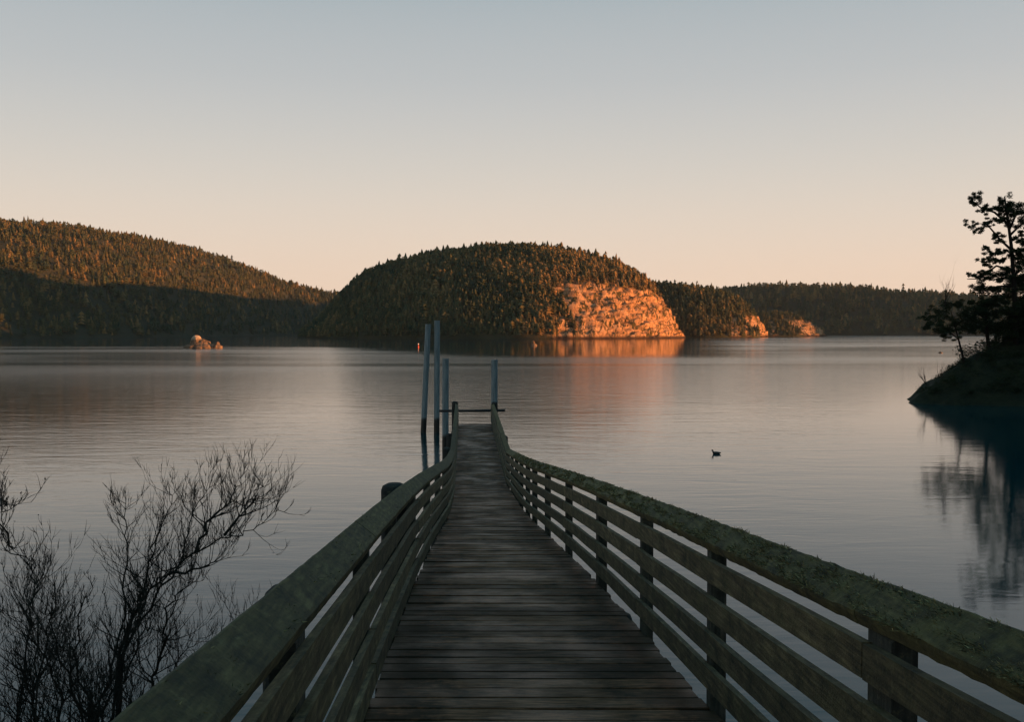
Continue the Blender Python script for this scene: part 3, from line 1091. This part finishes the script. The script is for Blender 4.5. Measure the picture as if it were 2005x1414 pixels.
# ------------------------------------------------------------------ rocks, buoy, duck
def rock(name, cx_, cy_, lumps, label, cat='rock', group=None, sub=4, root=None):
    import bmesh
    bm = bmesh.new()
    bmesh.ops.create_icosphere(bm, subdivisions=sub, radius=1.0)
    out_v = []
    for v in bm.verts:
        n_ = v.co.normalized()
        best = None
        # star-shaped union of lumps seen from the first lump's centre
        r = 0
        for (lx, ly, lz, ra, rb, rc) in lumps:
            # ray from origin against ellipsoid
            o = Vector((-lx / ra, -ly / rb, -lz / rc))
            dd = Vector((n_.x / ra, n_.y / rb, n_.z / rc))
            A, B, C_ = dd.dot(dd), 2 * o.dot(dd), o.dot(o) - 1
            q = B * B - 4 * A * C_
            if q > 0:
                r = max(r, (-B + math.sqrt(q)) / (2 * A))
        r *= 1 + 0.15 * mn.fractal(n_ * 2.2 + Vector((cx_, 0, 0)), 0.8, 2.2, 5)
        v.co = n_ * max(r, 0.1)
    me = bpy.data.meshes.new(name)
    bm.to_mesh(me)
    bm.free()
    me.materials.append(M['islet'])
    ob = bpy.data.objects.new(name, me)
    COL.objects.link(ob)
    ob.location = (cx_, cy_, 0)
    if label: tag(ob, label, cat, group)
    return ob


q = P(392, 650, 393)
rock('islet_rock', q.x, 393, [(0, 0, 0, 6.5, 5, 2.0), (-1.5, 0, 0.6, 2.6, 3, 4.4), (0.9, 0, 0.5, 3.2, 3, 3.1), (4.6, 0, 0, 3.6, 2.5, 1.0)], 'bright sunlit rock islet with a pale top, left part of the bay')
q = P(425, 650, 393)
rock('islet_rock', q.x, 392, [(0, 0, 0, 2.4, 2, 1.5), (0.4, 0, 0.8, 1.0, 1, 1.7)], 'small low rock at the right foot of the pale-topped islet')
q = P(1045, 650, 466)
rock('shore_rock', q.x, 466, [(0, 0, 0, 1.6, 1.3, 1.0), (-0.2, 0, 0.9, 0.8, 0.8, 1.6)], 'tiny sunlit rock standing alone in the water in front of the domed hill')
q = P(1842, 650, 300)
q2 = rock('shore_rock', q.x, 300, [(0, 0, 0, 0.6, 0.5, 0.5)], 'dark dot of a rock in the open water left of the headland trees', sub=3)

m, t, b = mat('buoy_red', (0.75, 0.12, 0.06), 0.5); M['bred'] = m
m, t, b = mat('buoy_white', (0.85, 0.82, 0.78), 0.5); M['bwhite'] = m
q = P(819, 650, 420)
root = empty('channel_buoy', (q.x, 420, 0))
tag(root, 'small red and white buoy afloat left of the tall piles', 'buoy')
mb = MB(); mb.tube([(q.x, 420, -0.3), (q.x, 420, 0.35), (q.x, 420, 0.5)], [0.3, 0.33, 0.15], 12); mb.build('float', M['bred'], root, True)
mb = MB(); mb.tube([(q.x, 420, 0.45), (q.x, 420, 1.0)], [0.12, 0.08], 8); mb.build('mast', M['bred'], root, True)
mb = MB(); mb.tube([(q.x, 420, 1.0), (q.x, 420, 1.15), (q.x, 420, 1.5), (q.x, 420, 1.6)], [0.12, 0.28, 0.28, 0.1], 10); mb.build('topmark', M['bwhite'], root, True)

# duck: one continuous body grown from rings, facing left, head up
m, t, b = mat('duck_feathers', (0.03, 0.026, 0.022), 0.8)
nn_ = noisef(t, coords(t), 25, 5)
cc_ = ramp(t, nn_, [(0.4, (0.015, 0.013, 0.012)), (0.65, (0.08, 0.07, 0.06))])
t.links.new(cc_, b.inputs['Base Color'])
M['duck'] = m
q = P(1402, 893, 6.4 * F / 240)
dx0, dy0 = q.x, q.y
spine = [(0.30, 0.085, 0.008), (0.26, 0.08, 0.03), (0.18, 0.055, 0.07), (0.06, 0.045, 0.10), (-0.06, 0.05, 0.10), (-0.14, 0.07, 0.078), (-0.175, 0.12, 0.046), (-0.185, 0.17, 0.036), (-0.195, 0.205, 0.044), (-0.215, 0.22, 0.045), (-0.245, 0.217, 0.036), (-0.268, 0.208, 0.018), (-0.272, 0.206, 0.006)]
mb = MB()
mb.tube([(dx0 + x, dy0, z) for x, z, r in spine], [r for x, z, r in spine], 12)
duck = empty('duck', (dx0, dy0, 0))
tag(duck, 'lone dark duck floating on open water right of the pier', 'duck')
mb.build('body', M['duck'], duck, True)
m, t, b = mat('duck_bill', (0.05, 0.035, 0.012), 0.5); M['bill'] = m
mb = MB()
mb.tube([(dx0 - 0.262, dy0, 0.208), (dx0 - 0.29, dy0, 0.2), (dx0 - 0.325, dy0, 0.196)], [0.014, 0.011, 0.006], 8)
mb.build('bill', M['bill'], duck, True)


duck.scale = (0.9, 0.9, 0.9)

# ------------------------------------------------------------------ headland trees
def leafcloud(mb_v, mb_c, centre, rx_, rz_, n, size, droop=0.3):
    c_ = np.array(centre)
    u = rng.normal(0, 1, (n, 3))
    u /= np.linalg.norm(u, axis=1, keepdims=True)
    r = rng.random(n) ** 0.45
    p = c_ + u * r[:, None] * np.array([rx_, rx_, rz_])
    a = rng.normal(0, 1, (n, 3)); a[:, 2] *= 0.5
    a /= np.linalg.norm(a, axis=1, keepdims=True)
    b_ = np.cross(a, rng.normal(0, 1, (n, 3)))
    b_ /= np.linalg.norm(b_, axis=1, keepdims=True)
    s_ = size * rng.uniform(0.5, 1.3, n)[:, None]
    tri = np.stack([p - a * s_ - b_ * s_ * 0.22, p - a * s_ + b_ * s_ * 0.22, p + a * s_], 1)
    mb_v.append(tri.reshape(-1, 3))
    mb_c.append(np.repeat(np.clip(rng.random(n), 0, 1), 3))


def px_tree(name, label, trunk, trad, limbs, clumps, Y, size=0.16, dens=1.0, group=None, cat='tree'):
    """trunk / limbs: survey points (px, py); clumps: (px, py, radius m, flat)"""
    tp = [P(a, b_, Y) for a, b_ in trunk]
    base = tp[0]
    root = empty(name, base)
    tag(root, label, cat, group)
    mb = MB()
    tp2 = [base - Vector((0, 0, 1.2))] + tp
    mb.tube(tp2, [trad * 1.2] + [trad * (1 - 0.8 * i / (len(tp) - 1)) for i in range(len(tp))], 9)
    for li in limbs:
        dy = random.uniform(-1.6, 1.6)
        pts = [P(a, b_, Y) + Vector((0, dy * k / max(1, len(li) - 1), 0)) for k, (a, b_) in enumerate(li)]
        mb.tube(pts, [trad * 0.42 * (1 - 0.75 * k / (len(li) - 1)) for k in range(len(li))], 6)
    mb.build('trunk', M['bark'], root)
    V_, C_ = [], []
    for cpx in clumps:
        c_ = P(cpx[0], cpx[1], Y)
        rr2 = cpx[2]
        fl = cpx[3] if len(cpx) > 3 else 0.5
        for k in range(7):
            off = Vector((random.gauss(0, rr2 * 0.75), random.gauss(0, rr2 * 0.9), random.gauss(0, rr2 * max(fl, .7) * 0.6)))
            q_ = random.uniform(0.3, 0.7)
            leafcloud(V_, C_, c_ + off, rr2 * q_, rr2 * max(fl, .6) * q_, int(75 * dens * rr2 ** 1.6 + 22), size)
    vts = np.concatenate(V_)
    mesh_np('crown', vts - np.array(base), np.arange(len(vts)).reshape(-1, 3), M['needles'], False, {'rnd': np.concatenate(C_)}, None, root)
    return root


px_tree('fir_tree', 'tall dark fir with open ragged crown on the headland at the right edge',
        [(1991, 700), (1989, 640), (1986, 560), (1980, 480), (1972, 420), (1967, 384)], 0.30,
        [[(1981, 490), (1955, 470), (1925, 440), (1905, 440)], [(1975, 440), (1950, 415), (1925, 405), (1908, 388)], [(1983, 530), (1955, 520), (1925, 545), (1905, 545)],
         [(1985, 560), (1960, 560), (1930, 575)], [(1978, 460), (2000, 440), (2030, 430)], [(1984, 540), (2010, 525), (2040, 520)], [(1976, 450), (1995, 420), (2020, 405)]],
        [(1909, 388, 0.45, .9), (1912, 400, 0.4, .8), (1926, 408, 0.45), (1940, 412, 0.5), (1955, 410, 0.55), (1966, 392, 0.42, 1.4), (1968, 408, 0.6), (1982, 414, 0.6), (2000, 412, 0.7), (2018, 418, 0.9), (2040, 425, 1.0),
         (1903, 440, 0.38, .9), (1915, 447, 0.35, .7), (1930, 438, 0.35, .5), (1948, 432, 0.4, .5), (1962, 428, 0.5), (1990, 432, 0.6), (2010, 440, .8),
         (1945, 462, 0.45, .6), (1958, 470, 0.45, .6), (1998, 470, 0.5, .6), (2020, 470, .8),
         (1935, 490, 0.4, .6), (1950, 498, 0.5, .7), (1968, 492, 0.65), (1985, 495, 0.6), (2002, 500, 0.6), (2025, 500, 0.9),
         (1928, 510, 0.35, .8), (1942, 518, 0.5, .7), (1962, 515, 0.7), (1995, 520, 0.6),
         (1908, 541, 0.38, .7), (1920, 536, 0.45, .7), (1935, 540, 0.6, .7), (1952, 542, 0.7, .7), (1972, 540, 0.6), (2002, 542, 0.55, .6), (2025, 540, .8),
         (1925, 560, 0.5, .7), (1942, 566, 0.6, .7), (1960, 566, 0.5, .7), (2003, 566, 0.4, .5), (2015, 520, .7)], 93, 0.135, 3.6)
px_tree('fir_tree', 'dark leaning fir left of the tall ragged fir, crown down to the slope',
        [(1938, 690), (1932, 650), (1930, 610), (1934, 585)], 0.2,
        [[(1932, 640), (1945, 620), (1960, 605)], [(1931, 625), (1915, 610), (1900, 605)]],
        [(1915, 592, 0.6), (1932, 588, 0.6), (1950, 590, 0.7), (1968, 598, 0.9), (1910, 612, 0.9), (1935, 612, 1.0), (1960, 620, 1.0), (1985, 622, 1.0), (2003, 630, 1.1), (1920, 636, 0.9), (1950, 645, 1.0), (1975, 650, 1.1),
         (1998, 660, 1.2), (1900, 640, 0.7, .6), (2030, 640, 1.4), (2040, 600, 1.2), (1990, 600, .6), (2015, 610, .7)], 93.5, 0.14, 2.2)
px_tree('shore_pine', 'low spreading pine on a thin trunk, leftmost tree of the headland',
        [(1888, 712), (1883, 690), (1877, 665), (1870, 640), (1862, 610)], 0.13,
        [[(1877, 665), (1850, 640), (1825, 630)], [(1870, 640), (1890, 620), (1905, 612)]],
        [(1812, 622, 0.42, .5), (1828, 616, 0.5, .6), (1845, 604, 0.6, .6), (1865, 597, 0.7, .6), (1885, 594, 0.7, .6), (1902, 598, 0.7, .6), (1830, 632, 0.6, .5), (1850, 626, 0.8, .7), (1872, 622, 0.9, .8), (1895, 622, 0.9, .8),
         (1838, 648, 0.6, .5), (1858, 648, 0.7, .6), (1880, 646, 0.8, .6), (1902, 644, 0.7, .6), (1850, 660, 0.4, .5), (1870, 660, 0.4, .4), (1820, 640, .4, .4)], 91.5, 0.12, 1.8)


px_tree('fir_tree', 'dense dark fir just beyond the right edge, seen mainly as a reflection',
        [(2075, 700), (2072, 600), (2068, 480), (2065, 340)], 0.35, [[(2070, 560), (2040, 560)], [(2068, 480), (2100, 470)]],
        [(random.gauss(2066, 8 + (y - 330) * 0.12), y, 0.7 + (y - 330) / 260) for y in range(350, 680, 8)], 95, 0.2, 1.1)

# bare twigs: shared recursive growth
def grow(mb, p, d_, L, r, lev, up=0.3, wob=0.22, kids=4, spread=0.9, n=5, tips=None):
    pts = [p.copy()]
    rad = [r]
    d_ = d_.normalized()
    k_at = []
    for i in range(n):
        d_ = (d_ + Vector((random.gauss(0, wob), random.gauss(0, wob), random.gauss(0, wob) + up * 0.12))).normalized()
        p = p + d_ * (L / n)
        pts.append(p.copy())
        rad.append(r * (1 - 0.72 * (i + 1) / n))
        k_at.append((p.copy(), d_.copy(), rad[-1]))
    mb.tube(pts, rad, 5 if lev > 1 else 3, cap=False)
    if tips is not None and lev <= 1:
        tips.append((pts[-1], d_.copy()))
    if lev > 0:
        for j in range(kids):
            q, dd, rr2 = k_at[random.randint(0 if lev > 1 else 1, n - 1)]
            sd = Vector((random.gauss(0, 1), random.gauss(0, 1), random.gauss(0, 0.5) + up)).normalized()
            nd = (dd + sd * spread).normalized()
            grow(mb, q, nd, L * random.uniform(0.45, 0.72), max(rr2 * 0.8, 0.0019), lev - 1, up, wob, kids, spread, n, tips)


# twig shrubs on the headland slope
for (a, b_, dx, label) in ((1815, 748, -12, 'small bare shrub on the waterline slope near the tip of the headland'), (1842, 740, 4, 'small bare shrub halfway up the front slope of the headland'),
                           (1912, 700, -6, 'bare shrub between the low spreading pine and the leaning fir'), (1850, 600, 2, 'bare twiggy top sticking out above the low spreading pine')):
    p = P(a, b_, 91)
    if b_ > 690: p.z = max(0.3, p.z - 0.3)
    root = empty('bare_shrub', p)
    tag(root, label, 'shrub', None)
    mb = MB()
    for k in range(4):
        grow(mb, p.copy(), Vector((dx * 0.05 + random.gauss(0, 0.35), random.gauss(0, 0.3), 1)), random.uniform(0.9, 1.8) if b_ > 650 else random.uniform(1.5, 3.2), 0.028, 2, 0.5, 0.12, 3, 0.6, 4)
    mb.build('branches', M['twig'], root)

# ground cover on the headland's visible slope
mbv, mbc = [], []
for k in range(1100):
    x, y = random.uniform(35.5, 62), random.uniform(84, 104)
    z = gz(x, y)
    if z < 0.8: continue
    s_ = random.uniform(0.25, 0.7)
    leafcloud(mbv, mbc, (x, y, z + s_ * 0.3), s_, s_ * 0.7, 60, 0.12)
vts = np.concatenate(mbv)
tag(mesh_np('undergrowth', vts, np.arange(len(vts)).reshape(-1, 3), M['needles'], False, {'rnd': np.concatenate(mbc)}), 'low dark undergrowth covering the slope of the headland', 'undergrowth', None, 'stuff')


# ------------------------------------------------------------------ bare shrubs at the lower left
def shrub(label, Y, stems, seed, lev=2, twigL=0.55, group='bare shrubs on the left bank', dens=1.0, r0=0.012, leaves=0):
    random.seed(seed)
    base = P(stems[0][0][0], stems[0][0][1], Y)
    gzv = max(0.4, gz(base.x, Y)) - 0.3
    base = Vector((base.x, Y, gzv))
    root = empty('bare_shrub', base)
    tag(root, label, 'shrub', group)
    mb = MB()
    tips = []
    for st in stems:
        dy = random.uniform(-0.5, 0.5)
        pts = [P(a, b_, Y) + Vector((0, dy * k / (len(st) - 1), 0)) for k, (a, b_) in enumerate(st)]
        # densify with a little wander
        fine = []
        for i in range(len(pts) - 1):
            for k in range(4):
                f = k / 4
                w_ = 0.012 if 0 < f else 0
                fine.append(pts[i].lerp(pts[i + 1], f) + Vector((random.gauss(0, w_), random.gauss(0, w_), random.gauss(0, w_))))
        fine.append(pts[-1])
        foot = base + Vector((random.uniform(-0.35, 0.35), random.uniform(-0.3, 0.3), 0))
        if st[0][1] > 1280: fine = [foot.lerp(fine[0], k / 4) + Vector((random.gauss(0, .02), 0, 0)) * (k > 0) for k in range(4)] + fine
        n = len(fine)
        rad = [r0 * (1 - 0.82 * (i / (n - 1))) for i in range(n)]
        mb.tube(fine, rad, 6, cap=False)
        for i in range(3, n):
            f = i / (n - 1)
            for k in range(int(2 * dens + random.random() + 0.2)):
                dd = (fine[i] - fine[i - 1]).normalized()
                sd = Vector((random.gauss(0, 1), random.gauss(0, 0.7), random.gauss(0.5, 0.6))).normalized()
                nd = (dd * 0.5 + sd * 0.8).normalized()
                grow(mb, fine[i].copy(), nd, twigL * random.uniform(0.35, 1.0) * (1.15 - 0.5 * f), max(rad[i] * 0.55, 0.0026), lev, 0.9, 0.14, 3, 0.75, 5, tips)
    mb.build('branches', M['twig'], root)
    if leaves:
        lf = MB()
        for q, dd in random.sample(tips, min(leaves, len(tips))):
            s_ = random.uniform(0.005, 0.010)
            a = Vector((random.gauss(0, 1), random.gauss(0, 1), random.gauss(0, 1))).normalized()
            c_ = a.cross(dd).normalized()
            lf.add([q - a * s_, q + c_ * s_ * 0.6, q + a * s_, q - c_ * s_ * 0.6], [(0, 1, 2, 3)])
        lf.build('withered_leaves', M['twig'], root)
    return root


shrub('largest bare shrub, its long bough reaching right over the water towards the pier', 7.2,
      [[(232, 1290), (263, 1201), (295, 1153), (331, 1125), (383, 1081), (439, 1049), (471, 1046), (511, 1025), (553, 994)],
       [(240, 1290), (262, 1200), (271, 1129), (279, 1073), (290, 1030), (300, 985)],
       [(235, 1290), (300, 1165), (338, 1110), (345, 1060), (352, 1010), (372, 975)],
       [(383, 1081), (390, 1040), (415, 1010), (432, 980), (440, 950)],
       [(300, 1340), (325, 1270), (343, 1229), (351, 1169), (390, 1130), (430, 1100)],
       [(439, 1049), (462, 1015), (480, 985), (500, 962)],
       [(331, 1125), (400, 1108), (440, 1085)]],
      41, 2, 0.36, dens=0.85, leaves=220)
shrub('bare shrub with upright stems just left of the one with the long bough', 7.0,
      [[(190, 1400), (215, 1290), (225, 1190), (218, 1100), (205, 1040), (195, 1010)], [(180, 1400), (170, 1290), (190, 1180), (235, 1120)], [(160, 1400), (130, 1290), (120, 1200), (150, 1130)],
       [(200, 1400), (260, 1300), (300, 1220), (320, 1180)]],
      52, 2, 0.36, dens=0.65, leaves=80)
shrub('tall bare shrub at the left edge, bent stem rising past the others', 5.6,
      [[(70, 1400), (76, 1260), (68, 1161), (60, 1105), (24, 1073), (10, 1040), (12, 990), (10, 950)], [(24, 1073), (10, 1010), (-5, 960)], [(12, 990), (40, 965), (85, 975)]],
      63, 2, 0.24, dens=0.4, leaves=60, r0=0.006)
shrub('low dense bare thicket in the bottom left corner', 6.4,
      [[(20, 1480), (30, 1330), (15, 1220), (30, 1160)], [(60, 1480), (80, 1340), (120, 1230), (140, 1180)], [(-20, 1480), (-30, 1320), (-10, 1200)], [(100, 1480), (130, 1370), (100, 1280), (60, 1210)],
       [(-60, 1480), (-20, 1350), (20, 1270)], [(150, 1480), (170, 1400), (210, 1330), (250, 1270)]],
      74, 2, 0.45, dens=1.9, leaves=120)
shrub('low bare shrub beside the left railing, arching boughs close to the water', 7.6,
      [[(330, 1480), (370, 1330), (430, 1250), (480, 1215), (520, 1195)], [(320, 1480), (330, 1390), (350, 1300), (400, 1240)], [(280, 1480), (270, 1400), (290, 1320)], [(350, 1480), (300, 1380), (240, 1300)]],
      85, 2, 0.40, dens=0.75, leaves=40)
shrub('twiggy bare shrub between the corner thicket and the arching boughs', 6.0,
      [[(160, 1500), (180, 1400), (150, 1310), (160, 1240)], [(200, 1500), (220, 1410), (270, 1350)], [(140, 1500), (90, 1400), (60, 1330)], [(240, 1500), (250, 1420), (230, 1350)]],
      96, 2, 0.40, dens=1.4, leaves=60)
random.seed(5)

# ------------------------------------------------------------------ evening air
m = bpy.data.materials.new('haze')
m.use_nodes = True
t = m.node_tree
for n in list(t.nodes): t.nodes.remove(n)
o_ = t.nodes.new('ShaderNodeOutputMaterial')
v_ = t.nodes.new('ShaderNodeVolumePrincipled')
v_.inputs['Color'].default_value = (0.85, 0.9, 0.95, 1)
v_.inputs['Density'].default_value = 0.00003
v_.inputs['Anisotropy'].default_value = 0.2
t.links.new(v_.outputs[0], o_.inputs['Volume'])
mb = MB()
mb.box((-4000, -1500, -9.5), (4000, 3600, 230))
hz = mb.build('haze', m)
hz['kind'] = 'stuff'
hz['label'] = 'thin evening haze over the bay'
S.cycles.volume_step_rate = 20
